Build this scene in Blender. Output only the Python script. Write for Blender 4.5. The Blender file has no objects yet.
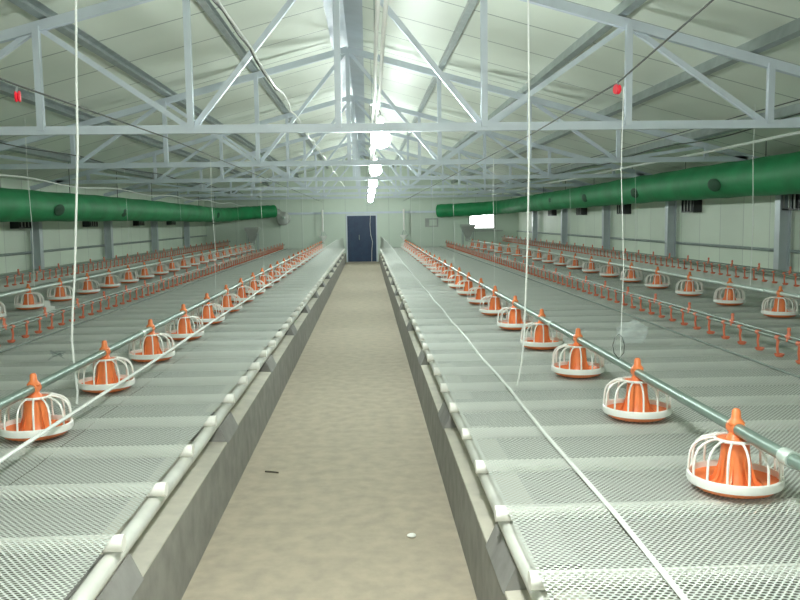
import bpy, bmesh, math, random
from mathutils import Vector, Matrix
random.seed(7)
SC = bpy.context.scene
COL = SC.collection
PI = math.pi

# ------------------------------------------------------------------ materials
def nodes(name):
    m = bpy.data.materials.new(name); m.use_nodes = True
    nt = m.node_tree; nt.nodes.clear()
    out = nt.nodes.new('ShaderNodeOutputMaterial')
    return m, nt, out
def nd(nt, typ, **kw):
    n = nt.nodes.new(typ)
    for k, v in kw.items():
        if k in n.inputs: n.inputs[k].default_value = v
        else: setattr(n, k, v)
    return n
def math_(nt, op, a, b=None):
    n = nt.nodes.new('ShaderNodeMath'); n.operation = op
    for i, v in enumerate((a, b)):
        if v is None: continue
        if isinstance(v, (int, float)): n.inputs[i].default_value = v
        else: nt.links.new(v, n.inputs[i])
    return n.outputs[0]
def pbr(name, col, rough=.6, metal=0., var=.0, scale=6., bump=0., col2=None, spec=.5, trans=0.):
    """plain surface with a little noise in its own colour"""
    m, nt, out = nodes(name)
    p = nd(nt, 'ShaderNodeBsdfPrincipled', Roughness=rough, Metallic=metal)
    p.inputs['Specular IOR Level'].default_value = spec
    c4 = (*col, 1)
    tc = nt.nodes.new('ShaderNodeTexCoord')
    nz = nd(nt, 'ShaderNodeTexNoise', Scale=scale, Detail=4.)
    nt.links.new(tc.outputs['Object'], nz.inputs['Vector'])
    mx = nd(nt, 'ShaderNodeMix', data_type='RGBA')
    b = col2 if col2 else tuple(c * (1 - var) for c in col)
    mx.inputs[6].default_value = c4; mx.inputs[7].default_value = (*b, 1)
    rp = nt.nodes.new('ShaderNodeMapRange'); rp.inputs[1].default_value = .35; rp.inputs[2].default_value = .7
    nt.links.new(nz.outputs['Fac'], rp.inputs[0]); nt.links.new(rp.outputs[0], mx.inputs[0])
    nt.links.new(mx.outputs[2], p.inputs['Base Color'])
    if bump:
        bp = nd(nt, 'ShaderNodeBump', Strength=bump, Distance=.01)
        nt.links.new(nz.outputs['Fac'], bp.inputs['Height']); nt.links.new(bp.outputs[0], p.inputs['Normal'])
    nt.links.new(p.outputs[0], out.inputs[0])
    return m
def emit(name, col, s):
    m, nt, out = nodes(name)
    e = nd(nt, 'ShaderNodeEmission', Color=(*col, 1), Strength=s)
    nt.links.new(e.outputs[0], out.inputs[0]); return m
def panel_mat(name, col, seam, axis, pitch, width, rough=.45):
    """sheet panels with narrow joints every `pitch` metres along one axis"""
    m, nt, out = nodes(name)
    p = nd(nt, 'ShaderNodeBsdfPrincipled', Roughness=rough)
    tc = nt.nodes.new('ShaderNodeTexCoord'); sx = nt.nodes.new('ShaderNodeSeparateXYZ')
    nt.links.new(tc.outputs['Object'], sx.inputs[0])
    v = math_(nt, 'FRACT', math_(nt, 'MULTIPLY', sx.outputs[axis], 1 / pitch))
    j = math_(nt, 'LESS_THAN', v, width / pitch)
    pid = math_(nt, 'FLOOR', math_(nt, 'MULTIPLY', sx.outputs[axis], 1 / pitch))
    wn = nd(nt, 'ShaderNodeTexWhiteNoise', noise_dimensions='1D'); nt.links.new(pid, wn.inputs['W'])
    nz = nd(nt, 'ShaderNodeTexNoise', Scale=1.3, Detail=5.); nt.links.new(tc.outputs['Object'], nz.inputs['Vector'])
    tone = math_(nt, 'ADD', math_(nt, 'MULTIPLY', wn.outputs['Value'], .08), math_(nt, 'MULTIPLY', nz.outputs['Fac'], .16))
    val = math_(nt, 'SUBTRACT', 1.1, tone)
    mul = nd(nt, 'ShaderNodeMix', data_type='RGBA', blend_type='MULTIPLY'); mul.inputs[0].default_value = 1
    mul.inputs[6].default_value = (*col, 1); nt.links.new(val, mul.inputs[7])
    mx = nd(nt, 'ShaderNodeMix', data_type='RGBA'); mx.inputs[7].default_value = (*seam, 1)
    nt.links.new(j, mx.inputs[0]); nt.links.new(mul.outputs[2], mx.inputs[6]); nt.links.new(mx.outputs[2], p.inputs['Base Color'])
    bp = nd(nt, 'ShaderNodeBump', Strength=.6, Distance=.01); nt.links.new(math_(nt, 'SUBTRACT', 1, j), bp.inputs['Height'])
    nt.links.new(bp.outputs[0], p.inputs['Normal']); nt.links.new(p.outputs[0], out.inputs[0])
    return m
def net_mat(name, col):
    """woven plastic net: solid strands, open diamond holes"""
    m, nt, out = nodes(name)
    p = nd(nt, 'ShaderNodeBsdfPrincipled', Roughness=.65); p.inputs['Base Color'].default_value = (*col, 1)
    tc = nt.nodes.new('ShaderNodeTexCoord'); sx = nt.nodes.new('ShaderNodeSeparateXYZ')
    nt.links.new(tc.outputs['Object'], sx.inputs[0])
    nz = nd(nt, 'ShaderNodeTexNoise', Scale=9.); nt.links.new(tc.outputs['Object'], nz.inputs['Vector'])
    wob = math_(nt, 'MULTIPLY', math_(nt, 'SUBTRACT', nz.outputs['Fac'], .5), .15)
    cx, ry = .0215, .0128
    v = math_(nt, 'MULTIPLY', sx.outputs[1], 1 / ry)
    par = math_(nt, 'MULTIPLY', math_(nt, 'FLOORED_MODULO', math_(nt, 'FLOOR', v), 2), .5)
    u = math_(nt, 'ADD', math_(nt, 'ADD', math_(nt, 'MULTIPLY', sx.outputs[0], 1 / cx), par), wob)
    a = math_(nt, 'ABSOLUTE', math_(nt, 'SUBTRACT', math_(nt, 'FRACT', u), .5))
    b = math_(nt, 'ABSOLUTE', math_(nt, 'SUBTRACT', math_(nt, 'FRACT', v), .5))
    e = math_(nt, 'ADD', math_(nt, 'POWER', math_(nt, 'MULTIPLY', a, 1 / .37), 2), math_(nt, 'POWER', math_(nt, 'MULTIPLY', b, 1 / .47), 2))
    solid = math_(nt, 'GREATER_THAN', e, 1)
    tr = nt.nodes.new('ShaderNodeBsdfTransparent'); mx = nt.nodes.new('ShaderNodeMixShader')
    nt.links.new(solid, mx.inputs[0]); nt.links.new(tr.outputs[0], mx.inputs[1]); nt.links.new(p.outputs[0], mx.inputs[2])
    nt.links.new(mx.outputs[0], out.inputs[0])
    return m
M = dict(
    roof=panel_mat('roof_sheet', (.78, .83, .74), (.30, .33, .31), 1, .94, .022),
    wall=panel_mat('wall_sheet', (.74, .82, .70), (.47, .50, .46), 1, .76, .012),
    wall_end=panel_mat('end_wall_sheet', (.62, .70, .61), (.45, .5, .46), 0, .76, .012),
    floor=pbr('concrete_floor', (.47, .405, .31), .85, var=.2, scale=11., bump=.6, col2=(.38, .33, .26)),
    kerb=pbr('cement_render', (.31, .30, .275), .9, scale=9., bump=.3, col2=(.235, .23, .21)),
    lit_top=pbr('lit_kerb_top', (.56, .53, .45), .9, scale=8., bump=.3, col2=(.46, .44, .38)),  # kerb cement again, paler: light on the ledge put into the colour
    pier=pbr('pier_render', (.29, .285, .27), .9, scale=9., bump=.3, col2=(.22, .215, .205)),
    plinth=pbr('plinth_render', (.60, .63, .57), .8, scale=3., var=.12),
    steel=pbr('painted_steel', (.64, .70, .78), .4, var=.1, scale=4.),
    galv=pbr('galvanised_steel', (.40, .45, .45), .36, .5, var=.2, scale=9.),
    column=pbr('column_steel', (.52, .57, .60), .35, .25, var=.12, scale=5.),
    ridge=pbr('ridge_sheet', (.50, .56, .64), .35, .3, var=.15, scale=3.),
    pipe=pbr('pipe_steel', (.22, .30, .26), .35, .35, var=.15, scale=8.),
    pipe_light=pbr('pipe_bright', (.60, .68, .63), .35, .3, var=.1, scale=8.),
    drink_pipe=pbr('drinker_pipe', (.20, .25, .21), .4, .2, var=.1),
    orange=pbr('orange_plastic', (.88, .24, .075), .38, var=.12, scale=12.),
    red_orange=pbr('drinker_plastic', (.74, .19, .10), .4, var=.15, scale=20.),
    white=pbr('white_plastic', (.86, .86, .82), .35, var=.05, scale=10.),
    tube_white=pbr('gloss_white_pipe', (.95, .96, .95), .4, var=.02),
    rope=pbr('white_rope', (.85, .87, .84), .6, var=.1, scale=40.),
    pole=pbr('cream_pole', (.93, .92, .87), .55, var=.06, scale=12.),
    rail=pbr('edge_rail', (.66, .67, .62), .6, var=.2, scale=6., bump=.2),
    net=net_mat('plastic_net', (.655, .685, .645)),
    green=pbr('green_fabric', (.012, .27, .09), .55, scale=2.5, bump=.6, col2=(.01, .19, .06)),
    dark_green=pbr('dark_green_fabric', (.006, .07, .025), .7, var=.2),
    black=pbr('black_plastic', (.015, .018, .018), .4, var=.2),
    seam=pbr('seam_wire', (.22, .26, .23), .6, var=.2),
    pit=pbr('pit_ground', (.21, .205, .175), .95, var=.3, scale=3.),
    dark=pbr('dark_wire', (.06, .065, .06), .5, var=.2),
    door=pbr('navy_door', (.006, .028, .085), .5, scale=5., col2=(.012, .045, .11)),
    grey=pbr('grey_sheet', (.44, .46, .43), .5, .2, var=.15, scale=6.),
    red=pbr('red_plastic', (.75, .02, .04), .4, var=.1),
    film=None,
    bulb=emit('added_lamp_glow', (.95, 1.0, .95), 470.),  # stronger glow, only for the added lamps out of view
    bulb_far=emit('far_lamp_glow', (.90, 1.0, .95), 270.),
    daylight=emit('daylight_pane', (.95, 1.0, .97), 6.),
    stick=pbr('dark_stick', (.10, .085, .06), .8, var=.2),
    chip=pbr('white_scrap', (.9, .9, .84), .7, var=.05),
)
def film():
    m, nt, out = nodes('clear_film')
    p = nd(nt, 'ShaderNodeBsdfPrincipled', Roughness=.15); p.inputs['Base Color'].default_value = (.85, .93, .95, 1)
    p.inputs['Alpha'].default_value = .2
    nt.links.new(p.outputs[0], out.inputs[0]); return m
M['film'] = film()

# ------------------------------------------------------------------ geometry helpers
def box(bm, x0, x1, y0, y1, z0, z1):
    v = [bm.verts.new((x, y, z)) for x in (x0, x1) for y in (y0, y1) for z in (z0, z1)]
    for f in ((0, 1, 3, 2), (4, 6, 7, 5), (0, 4, 5, 1), (2, 3, 7, 6), (0, 2, 6, 4), (1, 5, 7, 3)):
        bm.faces.new([v[i] for i in f])
def bar(bm, p, q, w, h, up=(0, 1, 0)):
    """square section between two points; w across `up`, h along it"""
    p, q, up = Vector(p), Vector(q), Vector(up)
    d = (q - p).normalized(); s = d.cross(up).normalized(); u = s.cross(d).normalized()
    a = [bm.verts.new(c + s * i * w / 2 + u * j * h / 2) for c in (p, q) for i, j in ((-1, -1), (1, -1), (1, 1), (-1, 1))]
    bm.faces.new(a[3::-1]); bm.faces.new(a[4:])
    for i in range(4):
        k = (i + 1) % 4; bm.faces.new((a[i], a[k], a[4 + k], a[4 + i]))
def tube(bm, pts, r, n=8, closed=False):
    pts = [Vector(p) for p in pts]; rings = []; N = len(pts); up = None
    for i, p in enumerate(pts):
        if closed: d = (pts[(i + 1) % N] - pts[i - 1]).normalized()
        else: d = (pts[min(i + 1, N - 1)] - pts[max(i - 1, 0)]).normalized()
        if up is None:
            up = Vector((0, 0, 1)) if abs(d.z) < .9 else Vector((1, 0, 0))
        s = d.cross(up).normalized(); u = s.cross(d).normalized(); up = u
        rr = r[i] if isinstance(r, (list, tuple)) else r
        rings.append([bm.verts.new(p + (s * math.cos(2 * PI * k / n) + u * math.sin(2 * PI * k / n)) * rr) for k in range(n)])
    for i in range(N if closed else N - 1):
        a, b = rings[i], rings[(i + 1) % N]
        for k in range(n): bm.faces.new((a[k], a[(k + 1) % n], b[(k + 1) % n], b[k]))
    if not closed:
        bm.faces.new(rings[0][::-1]); bm.faces.new(rings[-1])
def lathe(bm, prof, n=24, c=(0, 0, 0)):
    rings = []
    for r, z in prof:
        if r < 1e-5: rings.append([bm.verts.new((c[0], c[1], c[2] + z))])
        else: rings.append([bm.verts.new((c[0] + r * math.cos(2 * PI * k / n), c[1] + r * math.sin(2 * PI * k / n), c[2] + z)) for k in range(n)])
    for a, b in zip(rings, rings[1:]):
        for k in range(n):
            k2 = (k + 1) % n
            f = [a[k % len(a)], a[k2 % len(a)], b[k2 % len(b)], b[k % len(b)]]
            g = []
            for v in f:
                if v not in g: g.append(v)
            if len(g) > 2: bm.faces.new(g)
def B(): return bmesh.new()
def mesh(name, bm, m, smooth=False, angle=40):
    bmesh.ops.recalc_face_normals(bm, faces=bm.faces[:])
    me = bpy.data.meshes.new(name); bm.to_mesh(me); bm.free()
    me.materials.append(m)
    if smooth:
        for p in me.polygons: p.use_smooth = True
        me.set_sharp_from_angle(angle=math.radians(angle))
    return me
def obj(name, bm, m, parent=None, loc=(0, 0, 0), smooth=False):
    o = bpy.data.objects.new(name, mesh(name, bm, m, smooth)); COL.objects.link(o)
    o.location = loc; o.parent = parent
    return o
def tag(o, label, cat, group=None, kind=None):
    o['label'] = label; o['category'] = cat
    if group: o['group'] = group
    if kind: o['kind'] = kind
    return o
def thing(name, label, cat, loc=(0, 0, 0), group=None, rz=0):
    o = bpy.data.objects.new(name, None); COL.objects.link(o); o.empty_display_size = .1
    o.location = loc; o.rotation_euler = (0, 0, rz)
    return tag(o, label, cat, group)
def struct(name, bm, m, label, cat): 
    o = obj(name, bm, m); return tag(o, label, cat, kind='structure')
def copy_tree(src, loc, parent=None):
    c = src.copy(); COL.objects.link(c); c.parent = parent
    if loc is not None: c.location = loc
    for ch in list(src.children): copy_tree(ch, None, c)
    return c
UNITS = 'zeroth first second third fourth fifth sixth seventh eighth ninth tenth eleventh twelfth thirteenth fourteenth fifteenth sixteenth seventeenth eighteenth nineteenth'.split()
def ordinal(n):
    if n < 20: return UNITS[n]
    t = {2: 'twent', 3: 'thirt', 4: 'fort', 5: 'fift', 6: 'sixt', 7: 'sevent', 8: 'eight', 9: 'ninet'}[n // 10]
    return t + 'ieth' if n % 10 == 0 else t + 'y-' + UNITS[n % 10]

# ------------------------------------------------------------------ dimensions (metres; y runs down the house)
XL, XR, XC = -5.6, 5.3, -.20           # side walls, ridge line
Y0, YE = -9., 28.8                     # wall behind, end wall
AL, AR = -.80, .45                     # platform edges beside the aisle
NET = .5                               # top of the net floor
SL = .27                               # roof slope
def chord_z(x): return 3.49 - SL * abs(x - XC)
def sheet_z(x): return chord_z(x) + .150
TRUSS = [6.27 + 3.8 * k for k in range(6)]

# ------------------------------------------------------------------ shell
bm = B(); box(bm, XL - .2, XR + .2, Y0 - .2, YE + .2, -.2, 0)
struct('floor', bm, M['floor'], 'beige concrete aisle floor running between the two net platforms', 'floor')
for nm, x0, x1, ct in (('wall_left', XL - .12, XL, 'left'), ('wall_right', XR, XR + .12, 'right')):
    bm = B(); box(bm, x0, x1, Y0, YE, 0, sheet_z(XL) + .03)
    struct(nm, bm, M['wall'], f'pale green-grey panel side wall behind the green duct on the {ct}', 'wall')
for nm, s in (('ceiling_left', -1), ('ceiling_right', 1)):
    bm = B(); xe = XL - .12 if s < 0 else XR + .12
    pts = [(XC, sheet_z(XC)), (xe, sheet_z(xe)), (xe, sheet_z(xe) + .08), (XC, sheet_z(XC) + .08)]
    va = [bm.verts.new((x, Y0, z)) for x, z in pts]; vb = [bm.verts.new((x, YE, z)) for x, z in pts]
    bm.faces.new(va); bm.faces.new(vb[::-1])
    for i in range(4): bm.faces.new((va[i], vb[i], vb[(i + 1) % 4], va[(i + 1) % 4]))
    struct(nm, bm, M['roof'], f'white sheet roof slope with panel joints, {"left" if s < 0 else "right"} of the ridge', 'ceiling')
DX0, DX1, DZ = -.73, .35, 1.66          # doorway
WX0, WX1, WZ0, WZ1 = 3.60, 4.46, 1.12, 1.59  # bright window in the end wall
VX0, VX1, VZ0, VZ1 = 2.06, 2.46, 1.22, 1.46 # small shuttered opening
def wall_with_holes(name, y0, y1, holes, m, label):
    bm = B(); zb = 2.15
    xs = sorted({XL, XR, *[h[0] for h in holes], *[h[1] for h in holes]}); zs = sorted({0, zb, *[h[2] for h in holes], *[h[3] for h in holes]})
    for a, b in zip(xs, xs[1:]):
        for c, d in zip(zs, zs[1:]):
            if any(h[0] <= a and b <= h[1] and h[2] <= c and d <= h[3] for h in holes): continue
            box(bm, a, b, y0, y1, c, d)
    prof = [(XL, zb), (XR, zb), (XR, sheet_z(XR)), (XC, sheet_z(XC)), (XL, sheet_z(XL))]
    va = [bm.verts.new((x, y0, z)) for x, z in prof]; vb = [bm.verts.new((x, y1, z)) for x, z in prof]
    bm.faces.new(va); bm.faces.new(vb[::-1])
    for i in range(5): bm.faces.new((va[i], va[(i + 1) % 5], vb[(i + 1) % 5], vb[i]))
    return struct(name, bm, m, label, 'wall')
wall_with_holes('wall_end', YE, YE + .12, [(DX0, DX1, 0, DZ), (WX0, WX1, WZ0, WZ1), (VX0, VX1, VZ0, VZ1)], M['wall_end'], 'pale end wall at the far end of the house around the navy door')
wall_with_holes('wall_back', Y0 - .12, Y0, [], M['wall_end'], 'pale end wall of the house nearest the camera')
for i, (nm, xa, xb, sd) in enumerate((('trim_1', XL, XL + .30, 'left'), ('trim_2', XR - .30, XR, 'right'))):
    bm = B(); box(bm, xa, xb, Y0, YE, 0, .72)
    struct(nm, bm, M['plinth'], f'low masonry plinth along the foot of the {sd} side wall', 'plinth')
# header beam across the end wall
bm = B(); bar(bm, (XL, YE - .04, 1.715), (XR, YE - .04, 1.715), .07, .07)
struct('trim_3', bm, M['steel'], 'pale horizontal header beam across the end wall above the door', 'beam')
# ridge strip
bm = B()
for s in (-1, 1):
    va = [bm.verts.new((XC, y, sheet_z(XC) - .012)) for y in (Y0, YE)]
    vb = [bm.verts.new((XC + s * .19, y, sheet_z(XC + s * .19) - .006)) for y in (Y0, YE)]
    vc = [bm.verts.new((v.co.x, v.co.y, v.co.z - .012)) for v in va]; vd = [bm.verts.new((v.co.x, v.co.y, v.co.z - .012)) for v in vb]
    bm.faces.new((va[0], va[1], vb[1], vb[0])); bm.faces.new((vc[0], vd[0], vd[1], vc[1])); bm.faces.new((vb[0], vb[1], vd[1], vd[0]))
    bm.faces.new((va[0], vb[0], vd[0], vc[0])); bm.faces.new((va[1], vc[1], vd[1], vb[1]))
struct('trim_4', bm, M['ridge'], 'blue-grey ridge strip along the peak of the roof', 'ridge strip')

# door and window
d = thing('door_1', 'dark navy double door at the far end of the aisle', 'door', (0, 0, 0)); d['kind'] = 'structure'
bm = B(); mid = (DX0 + DX1) / 2
for a, b in ((DX0 + .04, mid - .0005), (mid + .0005, DX1 - .04)):
    box(bm, a, b, YE + .01, YE + .05, .01, DZ - .05)
    n = 4
    for k in range(n):
        c = a + (b - a) * (k + .5) / n; box(bm, c - .03, c + .03, YE - .004, YE + .012, .03, DZ - .07)
box(bm, mid - .03, mid + .03, YE + .045, YE + .056, .012, DZ - .052); obj('leaf', bm, M['door'], d)
bm = B(); box(bm, DX0, DX0 + .04, YE - .01, YE + .08, 0, DZ); box(bm, DX1 - .04, DX1, YE - .01, YE + .08, 0, DZ); box(bm, DX0 + .04, DX1 - .04, YE - .01, YE + .08, DZ - .05, DZ)
obj('door_frame', bm, M['steel'], d)
bm = B(); tube(bm, [(mid - .09, YE - .03, .78), (mid - .09, YE - .05, .80), (mid - .09, YE - .05, .92), (mid - .09, YE - .03, .94)], .012)
obj('door_handle', bm, M['galv'], d)
w = thing('window_1', 'bright white window in the end wall on the right', 'window'); w['kind'] = 'structure'
bm = B(); t = .045
box(bm, WX0 - t, WX0 + .01, YE - .03, YE + .1, WZ0 - t, WZ1 + t); box(bm, WX1 - .01, WX1 + t, YE - .03, YE + .1, WZ0 - t, WZ1 + t)
box(bm, WX0 + .01, WX1 - .01, YE - .03, YE + .1, WZ1 - .01, WZ1 + t); box(bm, WX0 + .01, WX1 - .01, YE - .03, YE + .1, WZ0 - t, WZ0 + .01)
obj('window_frame', bm, M['grey'], w)
bm = B(); box(bm, WX0 - .12, WX1 + .3, YE - .09, YE, WZ0 - .11, WZ0 - .075); obj('window_sill', bm, M['grey'], w)
bm = B(); box(bm, WX0 + .01, WX1 - .01, YE + .05, YE + .06, WZ0 + .01, WZ1 - .01); obj('pane', bm, M['daylight'], w)
w = thing('window_2', 'small shuttered opening in the end wall between door and bright window', 'window'); w['kind'] = 'structure'
bm = B()
box(bm, VX0 - .03, VX0 + .01, YE - .03, YE + .08, VZ0 - .03, VZ1 + .03); box(bm, VX1 - .01, VX1 + .03, YE - .03, YE + .08, VZ0 - .03, VZ1 + .03)
box(bm, VX0 + .01, VX1 - .01, YE - .03, YE + .08, VZ1 - .01, VZ1 + .03); box(bm, VX0 + .01, VX1 - .01, YE - .03, YE + .08, VZ0 - .03, VZ0 + .01)
obj('window_frame', bm, M['grey'], w)
bm = B(); box(bm, VX0 + .12, VX1 - .01, YE + .02, YE + .05, VZ0 + .01, VZ1 - .01); obj('shutter', bm, M['wall_end'], w)
bm = B(); box(bm, VX0 + .01, VX0 + .12, YE + .02, YE + .05, VZ0 + .01, VZ1 - .01); obj('opening', bm, M['grey'], w)

# ------------------------------------------------------------------ roof trusses
NODE = 1.095
for i, y in enumerate(TRUSS):
    t = thing('roof_truss', f'pale steel roof truss, {ordinal(i + 1)} from the camera', 'roof truss', (XC, y, 2.15), 'roof trusses across the house')
    def P(k, top): x = k * NODE; return Vector((x, 0, (chord_z(XC + x) - 2.15) if top else 0))
    bm = B(); bar(bm, (-4.9, 0, 0), (4.9, 0, 0), .062, .05); obj('bottom_chord', bm, M['steel'], t)
    for s in (-1, 1):
        bm = B(); bar(bm, (s * 5.33, 0, chord_z(XC + s * 5.33) - 2.15), (0, 0, chord_z(XC) - 2.15), .072, .05); obj('top_chord', bm, M['steel'], t)
    for k in range(-4, 5):
        bm = B(); bar(bm, P(k, 0) + Vector((0, -.022, 0)), P(k, 1) + Vector((0, -.022, 0)), .048, .045); obj('upright', bm, M['steel'], t)
    for s in (-1, 1):
        for a, b in (((0, 1), (1, 0)), ((1, 0), (2, 1)), ((2, 1), (3, 0)), ((3, 0), (4, 1))):
            bm = B(); off = Vector((0, .024, 0)); bar(bm, P(s * a[0], a[1]) + off, P(s * b[0], b[1]) + off, .040, .04); obj('diagonal', bm, M['steel'], t)
# purlins
PUR = [1.11, 2.14, 3.16, 4.25]
for s in (-1, 1):
    for i, o_ in enumerate(PUR):
        x = XC + s * o_; bm = B(); z = chord_z(x) + .045
        tilt = -s * math.atan(SL)
        for a in ((-.03, -.022, 0, .1), (-.022, .03, 0, .008), (-.022, .03, .092, .1)):
            box(bm, a[0], a[1], Y0, YE, a[2], a[3])
        o = obj('purlin', bm, M['galv'], None, (x, 0, z + .002)); o.rotation_euler = (0, -tilt, 0)
        tag(o, f'long grey steel purlin under the {"left" if s < 0 else "right"} roof slope, {ordinal(i + 1)} from the ridge', 'purlin', 'roof purlins')
# columns, girts
for s, xw, sd in ((-1, XL, 'left'), (1, XR, 'right')):
    ys = TRUSS[1:] if s > 0 else TRUSS[2:]
    for i, y in enumerate(ys):
        bm = B(); h = 2.0 - .72; hw = .065
        box(bm, -hw, hw, -.008, .008, 0, h)
        box(bm, -hw - .008, -hw, -.065, .065, 0, h); box(bm, hw, hw + .008, -.065, .065, 0, h)
        lab = f'grey steel column standing against the {sd} wall, {ordinal(i + 1)} from the camera'
        o = obj('steel_column', bm, M['column'], None, (xw - s * .12, y, .72)); tag(o, lab, 'column', f'steel columns on the {sd} wall')
    bm = B(); tube(bm, [(xw - s * .03, Y0, 1.0), (xw - s * .03, YE, 1.0)], .022, 8)
    tag(obj('wall_rail', bm, M['galv'], smooth=True), f'thin grey rail running along the {sd} wall below the duct', 'rail')

# ------------------------------------------------------------------ platforms
PP = .52
POLE0 = {1: 2.14, -1: 2.49}
for s, e, xw, sd in ((-1, AL, XL, 'left'), (1, AR, XR, 'right')):
    # low kerb with a battered face; piers; edge rail
    bm = B(); prof = [(e - s * .052, 0), (e - s * .042, .300), (e + s * .22, .312), (e + s * .22, 0)]
    va = [bm.verts.new((x, Y0, z)) for x, z in prof]; vb = [bm.verts.new((x, YE, z)) for x, z in prof]
    bm.faces.new(va); bm.faces.new(vb[::-1])
    for i in range(4): bm.faces.new((va[i], va[(i + 1) % 4], vb[(i + 1) % 4], vb[i]))
    kw = tag(obj('kerb_wall', bm, M['kerb']), f'low grey cement kerb wall under the edge of the {sd} platform', 'kerb wall')
    bm = B(); pr = [(e - s * .043, .2995), (e - s * .041, .306), (e + s * .20, .318), (e + s * .20, .3105)]  # thin layer on the kerb, carries the painted light of its top
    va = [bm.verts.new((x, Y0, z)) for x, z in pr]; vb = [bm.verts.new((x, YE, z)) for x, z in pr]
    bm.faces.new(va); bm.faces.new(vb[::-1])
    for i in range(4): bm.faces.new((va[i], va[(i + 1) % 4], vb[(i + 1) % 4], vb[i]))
    obj('lit_top', bm, M['lit_top'], kw)['label'] = 'kerb top coloured paler for the light falling on it'
    for i in range(13):
        y = (2.45 if s < 0 else 2.62) + 2.0 * i
        bm = B()
        w0, w1 = -.17 - random.uniform(0, .03), .17 + random.uniform(0, .03)
        pr = [(e - s * .047, .296), (e - s * .006, .384), (e + s * .2, .384), (e + s * .2, .296)]
        va = [bm.verts.new((x, w0, z)) for x, z in pr]; vb = [bm.verts.new((x, w1, z)) for x, z in pr]
        bm.faces.new(va); bm.faces.new(vb[::-1])
        for k in range(4): bm.faces.new((va[k], va[(k + 1) % 4], vb[(k + 1) % 4], vb[k]))
        tag(obj('cement_pier', bm, M['pier'], None, (0, y, 0)), f'short cement pier holding up the {sd} platform rail, {ordinal(i + 1)} from the camera', 'pier', f'piers under the {sd} platform')
    bm = B(); pts = []
    for k in range(60):
        y = Y0 + .02 + (YE - Y0 - .04) * k / 59; pts.append((e + s * .016 + .003 * math.sin(k * 2.3), y, .414 + .002 * math.sin(k * 1.7)))
    tube(bm, pts, .030, 10); tag(obj('edge_rail', bm, M['rail'], smooth=True), f'long pale rail along the aisle edge of the {sd} platform', 'rail')
    # cross poles
    for i, y in enumerate([POLE0[s] + PP * k for k in range(51)]):
        bm = B(); x0 = -s * random.uniform(.024, .042); x1 = s * (abs(xw - e) - .31)
        dz = random.uniform(-.003, .003)
        tube(bm, [(x0, 0, dz), (0.25 * x1, random.uniform(-.012, .012), 0), (.6 * x1, random.uniform(-.012, .012), 0), (x1, 0, 0)], .0265, 10)
        tag(obj('support_pole', bm, M['pole'], None, (e, y, NET - .0285), smooth=True), f'cream cross pole under the {sd} net floor, {ordinal(i + 1)} pole end from the camera', 'pole', f'poles under the {sd} net')
    bm = B(); xa, xb = sorted((e + s * .22, xw - s * .30)); box(bm, xa, xb, Y0, YE, 0, .012)
    struct('trim_5' if s < 0 else 'trim_6', bm, M['pit'], f'dark pit ground seen through the {sd} net floor', 'ground')
# pale walls of the pit far below the net are the kerbs and plinths; net strips
def strip(name, xa, xb, label, curl=None, nx=10):
    """two-skin net strip from x=xa to x=xb; curl(y) -> (x,z) of the aisle-far rim when it stands up"""
    bm = B(); p0 = POLE0[1 if xa > 0 else -1]
    rows = [Y0 + .02, -4., -1., .6] + [p0 - PP + PP / 4 * k for k in range(4)] + [p0 + PP / 4 * k for k in range(int((YE - .05 - p0) / PP * 4) + 1)]
    for dz in (0, -.0014):
        G = []
        for yy in rows:
            ph = ((yy - p0) / PP) % 1
            sag = -.007 * math.sin(PI * ph) ** 2
            row = []
            for k in range(nx + 1):
                u = k / nx; x = xa + (xb - xa) * u; z = NET + .0015 + sag
                if curl:
                    cx, cz, ax = curl(yy); b = u * u
                    x = ax + (cx - ax) * u; z += (cz - NET) * (u ** 1.4)
                row.append(bm.verts.new((x, yy, z + dz)))
            G.append(row)
        for a, b in zip(G, G[1:]):
            for k in range(nx): bm.faces.new((a[k], a[k + 1], b[k + 1], b[k]))
    me = bpy.data.meshes.new(name); bm.to_mesh(me); bm.free(); me.materials.append(M['net'])
    for p in me.polygons: p.use_smooth = True
    o = bpy.data.objects.new(name, me); COL.objects.link(o)
    return tag(o, label, 'net')
def smooth01(t): t = max(0, min(1, t)); return t * t * (3 - 2 * t)
def curl_r(y):
    t = max(0, min(1, (y - 17) / 11.8)); t = t ** 1.3
    return (.775 + (.46 - .775) * t, NET + .36 * math.sin(t * PI / 2), AR - .004)
def curl_l(y):
    t = max(0, min(1, (y - 14) / 14.8)); t = t ** 1.3
    return (-1.34 + (-.83 + 1.34) * t, NET + .36 * math.sin(t * PI / 2), AL + .002)
strip('floor_net', AR - .004, .775, 'narrow white net strip along the aisle edge of the right platform', curl_r, 6)
strip('floor_net', .78, 2.52, 'white plastic net strip on the right platform under the pan feeders nearest the aisle')
strip('floor_net', 2.525, XR - .30, 'wide white plastic net strip on the right platform towards the right wall')
strip('floor_net', AL + .002, -1.34, 'white plastic net strip along the aisle edge of the left platform', curl_l, 6)
strip('floor_net', -1.345, -2.78, 'white plastic net strip on the left platform under the pan feeders nearest the aisle')
strip('floor_net', -2.785, XL + .30, 'wide white plastic net strip on the left platform towards the left wall')
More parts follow.
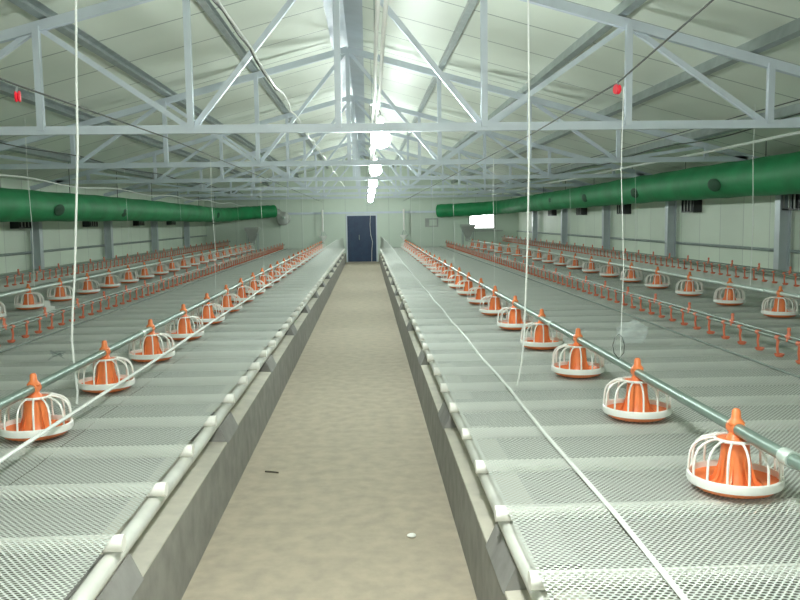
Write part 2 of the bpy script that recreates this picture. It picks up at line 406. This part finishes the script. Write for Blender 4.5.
# bound rims of the nets
def rope(name, pts, r, m, label, cat, n=6):
    bm = B(); tube(bm, pts, r, n); return tag(obj(name, bm, m, smooth=True), label, cat)
ysr = [Y0 + .05] + [0.5 * k for k in range(58)] + [YE - .03]
rope('seam_rope', [(curl_r(y)[0] + .006 * math.sin(y * 3.1), y, curl_r(y)[1] + .010) for y in ysr], .0085, M['rope'], 'white seam rope on the right net beside the aisle', 'rope')
rope('guard_rope', [(-1.344 + .004 * math.sin(y * 2.1), y, NET + .112 - .012 * math.sin(y * .9) ** 2) for y in ysr if y < 22] + [(curl_l(26)[0], 26, curl_l(26)[1] + .02)], .0085, M['rope'], 'white rope stretched along the left pan feeders beside the aisle', 'rope')
rope('seam_wire', [(2.5225, y, NET + .007) for y in ysr], .007, M['seam'], 'thin dark seam wire on the right net beside the drinker line', 'wire')
rope('seam_wire', [(-2.7825, y, NET + .007) for y in ysr], .007, M['seam'], 'thin dark seam wire on the left net beside the drinker line', 'wire')

# ------------------------------------------------------------------ pan feeders
FZ = .245      # pipe axis above the net
def make_pan():
    t = thing('pan_feeder', 'pan feeder', 'pan feeder'); t.scale = (.875, .875, .90)
    bm = B(); lathe(bm, [(0, .003), (.118, .003), (.152, .014), (.170, .034), (.172, .044), (.165, .045), (.148, .027), (.115, .016), (.06, .022), (0, .03)], 28)
    obj('pan', bm, M['orange'], t, smooth=True)
    bm = B(); lathe(bm, [(.098, .018), (.080, .03), (.068, .05), (.062, .08), (.057, .13), (.053, .19), (.074, .196), (.074, .201), (.045, .204), (.0, .204)], 24)
    for k in range(8):
        a = 2 * PI * k / 8 + .2; c, s_ = math.cos(a), math.sin(a)
        v = [bm.verts.new((c * r + s_ * w, s_ * r - c * w, z)) for w in (-.003, .003) for r, z in ((.05, .02), (.120, .022), (.082, .05), (.063, .1), (.05, .18))]
        bm.faces.new(v[4::-1]); bm.faces.new(v[5:])
        for i in range(5): bm.faces.new((v[i], v[(i + 1) % 5], v[5 + (i + 1) % 5], v[5 + i]))
    obj('feed_tower', bm, M['orange'], t, smooth=True)
    bm = B()
    for k in range(14):
        a = 2 * PI * k / 14 + .1; c, s_ = math.cos(a), math.sin(a)
        tube(bm, [(c * r, s_ * r, z) for r, z in ((.175, .060), (.174, .10), (.170, .14), (.158, .168), (.136, .188), (.106, .200), (.076, .204))], .0050, 6)
    tube(bm, [(.077 * math.cos(2 * PI * k / 24), .077 * math.sin(2 * PI * k / 24), .204) for k in range(24)], .0065, 6, True)
    cg = obj('cage', bm, M['white'], t, smooth=True)
    bm = B(); lathe(bm, [(.169, .034), (.180, .034), (.183, .042), (.181, .066), (.177, .070), (.171, .068), (.171, .048), (.169, .034)], 32)
    obj('rim', bm, M['white'], cg, smooth=True)
    bm = B(); lathe(bm, [(.0, .19), (.030, .19), (.038, .203), (.030, .218), (.024, .228), (.022, FZ)], 16)
    tube(bm, [(0, -.032, FZ), (0, .032, FZ)], .0275, 16)
    lathe(bm, [(.030, FZ + .01), (.034, FZ + .022), (.024, FZ + .034), (.019, FZ + .04), (.0165, FZ + .068), (.010, FZ + .076), (0, FZ + .077)], 16)
    obj('pipe_clamp', bm, M['orange'], t, smooth=True)
    return t
pan0 = make_pan(); used = False
LINES = [('inner', 1, 1.266, 2.73, 1.068, 24, 'right'), ('inner', -1, -1.52, 3.71, 1.02, 24, 'left'),
         ('outer', 1, 3.85, 7.5, 1.08, 19, 'right'), ('outer', -1, -3.85, 8.44, .98, 20, 'left')]
def bend(row, s, y): return -.05 * max(0, y - 19.) if row == 'outer' and s > 0 else 0.
for row, s, x, ys, sp, n, sd in LINES:
    where = f'in the {sd} row beside the aisle' if row == 'inner' else f'in the {sd} row nearer the wall'
    for k in range(n):
        lo = (x + bend(row, s, ys + sp * k) + random.uniform(-.006, .006), ys + sp * k + random.uniform(-.015, .015), NET + .004)
        if not used: p = pan0; p.location = lo; used = True
        else: p = copy_tree(pan0, lo)
        p.rotation_euler = (0, 0, random.uniform(-.25, .25) * 0)
        p['label'] = f'orange and white pan feeder {where}, {ordinal(k + 1)} from the camera'
        p['group'] = f'pan feeders {where}'
    # feed pipe with couplings and the hopper at the far end
    yh = 28.3 if row == 'inner' else ys + sp * n - .2
    t = thing('feed_pipe', f'grey steel feed pipe running through the pan feeders {where}', 'pipe', (x, 0, NET + .004 + FZ * .9))
    bm = B(); pm = M['pipe'] if row == 'inner' else M['pipe_light']
    tube(bm, [(0, -3.0, 0), (0, 19, 0), (bend(row, s, yh), yh, 0)], .021, 14); obj('tube', bm, pm, t, smooth=True)
    y = {('inner', 1): 2.38, ('inner', -1): 2.3}.get((row, s), 1.4)
    while y < yh - .2:
        bm = B(); lathe(bm, [(.0215, -.028), (.0265, -.028), (.0265, -.008), (.025, 0), (.0265, .008), (.0265, .028), (.0215, .028)], 14)
        c = obj('coupling', bm, M['pipe_light'], t, (bend(row, s, y), y, 0), smooth=True); c.rotation_euler = (PI / 2, 0, 0)
        y += 3.2
    if row == 'outer':
        h = thing('feed_hopper', f'grey funnel hopper at the far end of the feed line by the {sd} wall', 'hopper', (x + bend(row, s, yh), yh, NET + .004), 'feed hoppers')
        bm = B(); a, b, z0, z1, z2 = .07, .235, .30, .70, .76
        v = [[bm.verts.new((i * r, j * r, z)) for i, j in ((-1, -1), (1, -1), (1, 1), (-1, 1))] for r, z in ((a, z0), (b, z1), (b, z2), (b - .012, z2), (b - .012, z1), (a - .012, z0 + .01))]
        for p_, q_ in zip(v, v[1:]):
            for k in range(4): bm.faces.new((p_[k], p_[(k + 1) % 4], q_[(k + 1) % 4], q_[k]))
        obj('funnel', bm, M['grey'], h)
        bm = B(); box(bm, -.075, .075, -.075, .075, FZ - .05, .302); obj('boot', bm, M['grey'], h)
        for i, j in ((-1, -1), (1, -1), (1, 1), (-1, 1)):
            bm = B(); tube(bm, [(i * .17, j * .17, 0), (i * .17, j * .17, .60)], .011, 8); obj('leg', bm, M['galv'], h)
    else:
        h = thing('feed_hopper', f'small white feed funnel at the far end of the {sd} feed line beside the aisle', 'hopper', (x, yh, NET + .004), 'feed funnels beside the aisle')
        bm = B(); lathe(bm, [(.045, FZ - .04), (.045, FZ + .03), (.14, .40), (.14, .43), (.13, .43), (.04, FZ + .04)], 16); obj('funnel', bm, M['white'], h, smooth=True)
        bm = B(); tube(bm, [(0, 0, .58), (0, 0, 1.32)], .035, 12); obj('drop_tube', bm, M['white'], h, smooth=True)
        bm = B(); bar(bm, (0, 0, 1.24), (0, YE - .08 - yh, 1.24), .03, .03, (0, 0, 1)); obj('bracket', bm, M['galv'], h)
        for a in (0, 2.1, 4.2):
            bm = B(); tube(bm, [(.135 * math.cos(a), .135 * math.sin(a), .425), (.034 * math.cos(a), .034 * math.sin(a), .60)], .005, 6); obj('stay', bm, M['galv'], h)

# ------------------------------------------------------------------ drinker lines
def cup_mesh(s):
    bm = B()
    lathe(bm, [(0, .0), (.022, .0), (.031, .012), (.033, .02), (.029, .02), (.02, .008), (0, .006)], 12, (s * .012, 0, -.128))
    tube(bm, [(s * .012, 0, -.122), (s * .002, 0, -.105), (-s * .004, 0, -.06), (0, 0, -.02), (0, 0, .0)], [.008, .0085, .0085, .010, .015], 8)
    tube(bm, [(0, -.022, 0), (0, .022, 0)], .0165, 10)
    return mesh('drinker_cup', bm, M['red_orange'], True)
def clip_mesh():
    bm = B()
    tube(bm, [(0, 0, -.018), (0, 0, .03), (0, 0, .055)], [.017, .013, .008], 8)
    lathe(bm, [(.0, .05), (.013, .052), (.012, .07), (0, .076)], 8)
    tube(bm, [(0, -.03, .012), (0, .03, .012)], .012, 8)
    return mesh('hanger_clip', bm, M['red_orange'], True)
CUP = {1: cup_mesh(1), -1: cup_mesh(-1)}; CLIP = clip_mesh()
for row, s, x, ys, sp, n, zz in (('inner', 1, 2.715, 4.745, .274, 86, .645), ('inner', -1, -2.865, 6.11, .2735, 81, .645),
                                 ('outer', 1, 4.66, 8.5, .242, 82, .80), ('outer', -1, -4.72, 10.9, .242, 72, .78)):
    sd = 'right' if s > 0 else 'left'
    lab = (f'drinker line with orange cups in the middle of the {sd} platform' if row == 'inner' else f'thin drinker line with orange cups close to the {sd} wall')
    t = thing('drinker_line', lab, 'drinker line', (x, 0, zz))
    bm = B(); tube(bm, [(0, -3, 0), (0, YE - .3, 0)], .0125, 10); obj('water_pipe', bm, M['drink_pipe'], t, smooth=True)
    bm = B(); tube(bm, [(0, -3, .026), (0, YE - .3, .026)], .009, 8); obj('carrier_rail', bm, M['drink_pipe'], t, smooth=True)
    for k in range(n):
        o = bpy.data.objects.new('drinker_cup', CUP[s]); COL.objects.link(o); o.parent = t; o.location = (0, ys + sp * k, 0)
        if k % 3 == 1:
            o = bpy.data.objects.new('hanger_clip', CLIP); COL.objects.link(o); o.parent = t; o.location = (0, ys + sp * (k + .5), .012)

# ------------------------------------------------------------------ air ducts
def duct(sd, pts, r):
    s = 1 if sd == 'right' else -1
    t = thing('air_duct', f'green fabric air duct hanging along the {sd} wall', 'air duct', (0, 0, 0))
    P = []; n = len(pts)
    for i in range((n - 1) * 14 + 1):       # Catmull-Rom along the run
        k = min(i // 14, n - 2); u = i / 14 - k
        p = [Vector(pts[max(0, min(n - 1, k + j))]) for j in (-1, 0, 1, 2)]
        P.append(.5 * (2 * p[1] + (p[2] - p[0]) * u + (2 * p[0] - 5 * p[1] + 4 * p[2] - p[3]) * u * u + (3 * p[1] - p[0] - 3 * p[2] + p[3]) * u ** 3))
    R = [r * (1 + .025 * math.sin(i * 1.9) + .015 * math.sin(i * .7 + 1)) for i in range(len(P))]
    bm = B(); tube(bm, P, R, 20); obj('sleeve', bm, M['green'], t, smooth=True)
    return t
dr = duct('right', [(4.62, -2, 1.895), (4.62, 4, 1.895), (4.62, 8.5, 1.90), (4.6, 13, 1.905), (4.6, 18, 1.88), (4.58, 23, 1.86), (4.5, 26.3, 1.83), (3.7, 27.8, 1.78), (2.45, 28.4, 1.74)], .225)
dl = duct('left', [(-4.6, -2, 1.71), (-4.6, 5, 1.71), (-4.55, 10.3, 1.71), (-4.5, 16, 1.715), (-4.5, 22, 1.69), (-4.5, 25.9, 1.68), (-3.95, 27.7, 1.75), (-3.15, 28.3, 1.80)], .214)
for t, s, x, z, y0, r in ((dr, 1, 4.61, 1.895, 9.0, .225), (dl, -1, -4.53, 1.71, 10.5, .214)):
    for k in range(6):
        bm = B(); bmesh.ops.create_uvsphere(bm, u_segments=12, v_segments=8, radius=1)
        for v in bm.verts: v.co = Vector((v.co.x * .022, v.co.y * .20, v.co.z * .085))
        a = .25; o = obj('air_hole', bm, M['dark_green'], t, (x - s * r * math.cos(a) * .985, y0 + 1.3 + 3.1 * k, z - r * math.sin(a)), smooth=True)
        o.rotation_euler = (0, -s * a, 0)
# hanger wires of the ducts
for sd, s, x, z, r in (('right', 1, 4.61, 1.9, .215), ('left', -1, -4.52, 1.695, .21)):
    for k in range(8 if s > 0 else 7):
        y = 9.4 + 2.4 * k if s > 0 else 10.4 + 2.4 * k
        bm = B(); zt = sheet_z(x) - .002
        tube(bm, [(0, 0, z + r - .02), (0, 0, zt)], .005, 6)
        tag(obj('duct_hanger', bm, M['dark'], None, (x, y, 0)), f'short wire holding the {sd} green duct to the roof, {ordinal(k + 1)} from the camera', 'hanger', f'hangers of the {sd} duct')
# wall inlets half hidden by the ducts
for sd, s, xw, ys, zt in (('right', 1, XR, (9.9, 13.1, 16.6, 19.9, 23.1), 1.66), ('left', -1, XL, (13.4, 16.7, 20.2, 23.5), 1.55)):
    for k, y in enumerate(ys):
        t = thing('air_inlet', f'black air inlet box on the {sd} wall below the green duct, {ordinal(k + 1)} from the camera', 'air inlet', (xw - s * .001, y, zt), f'air inlets on the {sd} wall')
        bm = B()
        for a in ((-.25, -.23, -.15, .15), (.23, .25, -.15, .15), (-.23, .23, .13, .15), (-.23, .23, -.15, -.13)):
            b_ = (-.14, 0) if s > 0 else (0, .14)
            box(bm, b_[0], b_[1], a[0], a[1], a[2], a[3])
        obj('frame', bm, M['black'], t)
        bm = B(); box(bm, *((-.02, -.004) if s > 0 else (.004, .02)), -.23, .23, -.13, .13); obj('flap', bm, M['black'], t)
        bm = B()
        for q in (-.13, .0, .13): box(bm, *((-.142, -.13) if s > 0 else (.13, .142)), q - .012, q + .012, -.13, .13)
        obj('slat', bm, M['grey'], t)
# blower at the end of the left duct
t = thing('duct_blower', 'round grey blower at the far end of the left green duct', 'blower', (-2.86, 28.38, 1.55))
bm = B(); lathe(bm, [(.0, -.16), (.18, -.16), (.23, -.12), (.23, .12), (.18, .16), (0, .16)], 20); o = obj('housing', bm, M['grey'], t, smooth=True); o.rotation_euler = (PI / 2, 0, 0)
bm = B(); tube(bm, [(-.34, -.06, .25), (-.2, -.03, .2), (-.08, 0, .08)], .14, 14); obj('spout', bm, M['grey'], t, smooth=True)
bm = B(); bar(bm, (0, .14, 0), (0, YE - 28.38, 0), .06, .06, (0, 0, 1)); obj('bracket', bm, M['galv'], t)
bm = B(); bmesh.ops.create_uvsphere(bm, u_segments=12, v_segments=8, radius=.06); o = obj('motor', bm, M['pipe_light'], t, (.03, -.19, .03), smooth=True)

# ------------------------------------------------------------------ lamps and their conduit
LX, LZ = .115, 2.11
t = thing('lamp_conduit', 'pair of white conduit pipes under the ridge carrying the lamps', 'conduit', (LX - .035, 0, 2.33))
for dx in (-.017, .017):
    bm = B(); tube(bm, [(dx, -3, 0)] + [(dx + .006 * math.sin(y * 1.3), y, .012 * math.sin(y * .98)) for y in [k * .8 for k in range(36)]], .0105, 8); obj('pipe', bm, M['tube_white'], t, smooth=True)
for y in TRUSS:
    bm = B(); tube(bm, [(0, y, .0), (-.0, y, chord_z(LX) - 2.33 + .02)], .004, 6); obj('hanger', bm, M['galv'], t)
    bm = B(); box(bm, -.04, .04, y - .02, y + .02, -.011, .011); obj('bracket', bm, M['galv'], t)
def lamp_proto():
    t = thing('hanging_lamp', 'lamp', 'lamp')
    bm = B(); tube(bm, [(0, 0, .12), (.002, 0, .17), (-.02, 0, .20)], .004, 6); obj('cord', bm, M['dark'], t)
    bm = B(); lathe(bm, [(0, .15), (.022, .15), (.03, .13), (.03, .07), (.024, .06), (0, .06)], 14); obj('socket', bm, M['white'], t, smooth=True)
    bm = B(); lathe(bm, [(0, .07), (.026, .068), (.034, .05), (.062, .02), (.075, -.02), (.07, -.06), (.045, -.092), (0, -.102)], 16); obj('bulb', bm, M['bulb'], t, smooth=True)
    return t
l0 = lamp_proto()
FARB = [c for c in l0.children if c.name.startswith('bulb')][0].data.copy(); FARB.materials[0] = M['bulb_far']
LAMPS = [-6.4, -2.2, 1.95, 6.4, 10.3, 14.1, 18.0, 21.8, 25.7]  # first three are unseen, added to light the view from the front
for k, y in enumerate(LAMPS):
    p = l0 if k == 0 else copy_tree(l0, None)
    if k > 2:
        for c in p.children:
            if c.name.startswith('bulb'): c.data = FARB
    p.location = (LX, y, LZ)
    p['group'] = 'bare lamps under the ridge'
    p['label'] = (f'glowing bare lamp hanging under the ridge, {ordinal(k - 2)} lit lamp down the aisle' if k >= 3 else
                  ['added front-light lamp under the ridge far behind the camera', 'added front-light lamp under the ridge just behind the camera', 'added unseen lamp nearly above the camera, brightening the foreground'][k])

# ------------------------------------------------------------------ cords, wires, pulleys
def cord(pts, r, m, label, cat='rope', name='hanging_rope'): return rope(name, pts, r, m, label, cat)
cord([(-1.555, 4.34, NET + .012), (-1.548, 4.34, .58), (-1.556, 4.34, .682), (-1.563, 4.34, .86), (-1.550, 4.34, 1.01), (-1.53, 4.34, 1.2), (-1.482, 4.34, 1.84), (-1.470, 4.34, 2.2), (-1.452, 4.34, 2.59), (-1.43, 4.34, sheet_z(-1.43))], .0060, M['rope'], 'long white rope hanging from the roof to the left feed pipe beside the aisle')
cord([(.832, 4.54, NET + .018), (.842, 4.54, .56), (.858, 4.54, .66), (.872, 4.54, .80), (.877, 4.54, .946), (.89, 4.54, 1.3), (.898, 4.54, 1.83), (.896, 4.54, 2.2), (.891, 4.54, 2.63), (.885, 4.54, sheet_z(.885))], .0050, M['rope'], 'long white rope hanging loose from the roof onto the right net seam')
def hang(x, y, z0, z1, label, r=.0035, m='rope'):
    return cord([(x, y, z0), (x + .012, y, z0 + (z1 - z0) * .35), (x - .006, y, z0 + (z1 - z0) * .7), (x, y, z1)], r, M[m], label)
PZ = NET + .004 + FZ * .9
cables = {('inner', 1): (1.385, 2.2), ('inner', -1): (-1.645, 2.2)}
for row, s, x, ys, sp, n, sd in LINES:
    yl = {('inner', 1): [4.05, 8.2, 12.0, 15.8, 19.6, 23.4], ('inner', -1): [8.2, 12.0, 15.8, 19.6, 23.4],
          ('outer', 1): [8.1, 11.7, 15.5, 19.3, 23.1], ('outer', -1): [9.6, 13.4, 17.2, 21.0, 24.8]}[(row, s)]
    for k, y in enumerate(yl):
        near = row == 'inner' and k == 0 and s > 0
        zt = 2.09 if row == 'inner' else sheet_z(x)
        if row == 'inner' and s < 0 or k > 0: r_ = .002
        else: r_ = .0017
        if row == 'outer' and k == 0: r_ = .0035
        hang(x + bend(row, s, y), y, PZ + .015, zt, f'thin pale line holding up the {sd} {"aisle" if row == "inner" else "wall"} feed pipe, {ordinal(k + 1)} from camera', r_)['group'] = 'suspension lines'
    if row == 'inner':
        zz = [(x, -3, 2.9), (x, 2.98, 2.24), (1.235, 4.05, 2.11), (x, 6.27, 2.095), (x, YE - .02, 2.095)] if s > 0 else [(-1.46, -3, 2.04), (-1.475, 3.6, 2.05), (-1.49, 6.27, 2.095), (x, YE - .02, 2.095)]
        rope('winch_cable', zz, .0042, M['dark'], f'thin dark winch cable stretched above the {sd} feed line beside the aisle', 'cable')
for (x, y, z, lab) in ((1.235, 4.05, 2.10, 'small red pulley on the winch cable above the right feed line'), (-1.48, 3.63, 2.025, 'small red pulley on the winch cable above the left feed line')):
    t = thing('pulley', lab, 'pulley', (x, y, z), 'red pulleys')
    bm = B(); lathe(bm, [(0, -.011), (.022, -.011), (.025, -.006), (.018, 0), (.025, .006), (.022, .011), (0, .011)], 16); o = obj('wheel', bm, M['red'], t, (0, 0, -.02), smooth=True); o.rotation_euler = (0, PI / 2, .25)
    bm = B(); tube(bm, [(0, 0, -.02), (0, -.012, .0), (0, 0, .025)], .005, 6); obj('hook', bm, M['galv'], t)
# loop of wire on the feed pipe where the first right cord ties on
ly = 4.05
rope('wire_loop', [(1.26, ly, PZ + .02), (1.235, ly, PZ + .05), (1.228, ly, PZ + .09), (1.238, ly, PZ + .125), (1.258, ly, PZ + .145), (1.275, ly, PZ + .13), (1.288, ly, PZ + .09), (1.285, ly, PZ + .05), (1.262, ly, PZ + .022)], .0022, M['dark'], 'dark wire loop tied on the right feed pipe behind the second pan feeder', 'wire loop')
# wavy black and white cable left of the ridge
wv = CABLE_PTS = None
import itertools
wp = [(-.70, 1.0, 2.62)]
for k in range(64):
    y = 2.4 + k * .40
    wp.append((-.70 + .012 * math.sin(k * 2.1), y, 2.52 + .035 * math.sin(k * 1.45) * math.sin(k * .37 + .6) + .0 * k))
rope('loose_cable', wp, .0075, M['rope'], 'wavy white cable running down the roof left of the ridge', 'cable')
wp2 = [(x - .014, y, z + .008 * math.sin(y * 9)) for x, y, z in wp[:14]]
rope('loose_cable', wp2, .006, M['dark'], 'dark cable twisted beside the wavy white cable near the camera', 'cable')
# conduits and wires above the ducts
rope('conduit', [(4.0, y, 2.205 + .006 * math.sin(y * 1.1)) for y in [-2 + .9 * k for k in range(34)]], .016, M['rope'], 'white conduit lying on the truss chords above the right green duct', 'conduit')
rope('conduit', [(-4.12, y, 2.03 - .05 * math.sin(PI * ((y - 6.27) / 3.8 % 1)) ** 2 + .0) for y in [-1.2 + .4 * k for k in range(75)]], .0095, M['rope'], 'sagging white cable strung above the left green duct', 'cable')
rope('dark_wire', [(3.55, y, 2.285 - .05 * math.sin(PI * ((y - 6.27) / 3.8 % 1)) ** 2) for y in [-1.2 + .4 * k for k in range(75)]], .006, M['dark'], 'thin dark wire sagging under the right roof above the white conduit', 'wire')
rope('dark_wire', [(3.2, y, 2.30) for y in (-2, 6, 14, 22, YE - .02)], .0045, M['dark'], 'straight dark wire under the right roof nearer the ridge', 'wire')
rope('dark_wire', [(-3.4, y, 2.26 - .04 * math.sin(PI * ((y - 6.27) / 3.8 % 1)) ** 2) for y in [-1.2 + .4 * k for k in range(75)]], .006, M['dark'], 'thin dark wire sagging under the left roof', 'wire')
# strings in front of the navy door and far end
rope('door_string', [(.13, YE - .08, 1.70), (.10, YE - .12, 1.3), (.12, YE - .12, .95), (.18, YE - .12, .7), (.15, YE - .12, .4), (.14, YE - .12, .012)], .008, M['rope'], 'white string hanging in front of the navy door', 'string')
# ------------------------------------------------------------------ small loose things
t = thing('hanging_tag', 'white plastic tag hanging by the left outer feed line', 'tag', (-3.29, 8.5, .512))
bm = B(); box(bm, -.028, .028, -.006, .006, 0, .17); obj('plate', bm, M['white'], t)
bm = B(); box(bm, .028, .075, -.006, .006, .075, .115); obj('ear', bm, M['white'], t)
bm = B(); bmesh.ops.create_icosphere(bm, subdivisions=4, radius=1)
for v in bm.verts:
    c = v.co; k = 1 + .16 * math.sin(7 * c.x + 3 * c.y) * math.cos(6 * c.z + 2 * c.x) + .07 * math.sin(17 * c.x + 13 * c.z)
    v.co = Vector((c.x * .11 * k, c.y * .09 * k, max(0, c.z * .09 * k + .075)))
tag(obj('plastic_bag', bm, M['film'], None, (2.0, 6.1, NET + .004), smooth=True), 'crumpled clear plastic bag on the right net beside the drinker line', 'bag')
rope('wire_tangle', [(-2.2 + .08 * math.sin(k * 1.9) * math.cos(k * .31), 5.8 + .08 * math.cos(k * 2.3), NET + .02 + .05 * abs(math.sin(k * .9))) for k in range(26)], .0016, M['galv'], 'small tangle of thin grey wire on the left net', 'wire')
bm = B(); bmesh.ops.create_icosphere(bm, subdivisions=2, radius=1)
for v in bm.verts: v.co = Vector((v.co.x * .022, v.co.y * .022 * (1 + .3 * v.co.x), v.co.z * .008 + .0075))
tag(obj('scrap', bm, M['chip'], None, (.18, 3.66, 0), smooth=True), 'small white scrap lying on the aisle floor', 'scrap')
rope('twig', [(-.62, 4.70, .006), (-.58, 4.68, .009), (-.54, 4.67, .006)], .005, M['stick'], 'short dark twig lying on the aisle floor', 'twig')

# ------------------------------------------------------------------ camera, world, view
cam = bpy.data.cameras.new('camera'); co = bpy.data.objects.new('camera', cam); COL.objects.link(co)
cam.sensor_width = 36.; cam.lens = 36. * 820 / 800; cam.clip_start = .02; cam.clip_end = 200
roll = math.radians(1.0)
d = Vector((-33, 80, -820)).normalized()          # house axis seen from the camera
u = Vector((-math.sin(roll), math.cos(roll), 0)); u = (u - d * u.dot(d)).normalized(); r = d.cross(u)
R = Matrix((r, d, u)).transposed()                # camera <- world columns
co.matrix_world = Matrix.Translation((0, 0, 1.46)) @ R.transposed().to_4x4()
SC.camera = co
wd = bpy.data.worlds.new('world'); SC.world = wd; wd.use_nodes = True
wd.node_tree.nodes['Background'].inputs[0].default_value = (.8, .9, .9, 1); wd.node_tree.nodes['Background'].inputs[1].default_value = .5
SC.cycles.diffuse_bounces = 8
SC.view_settings.view_transform = 'Standard'; SC.view_settings.look = 'None'; SC.view_settings.gamma = 1; SC.view_settings.use_curve_mapping = False
SC.view_settings.exposure = .53
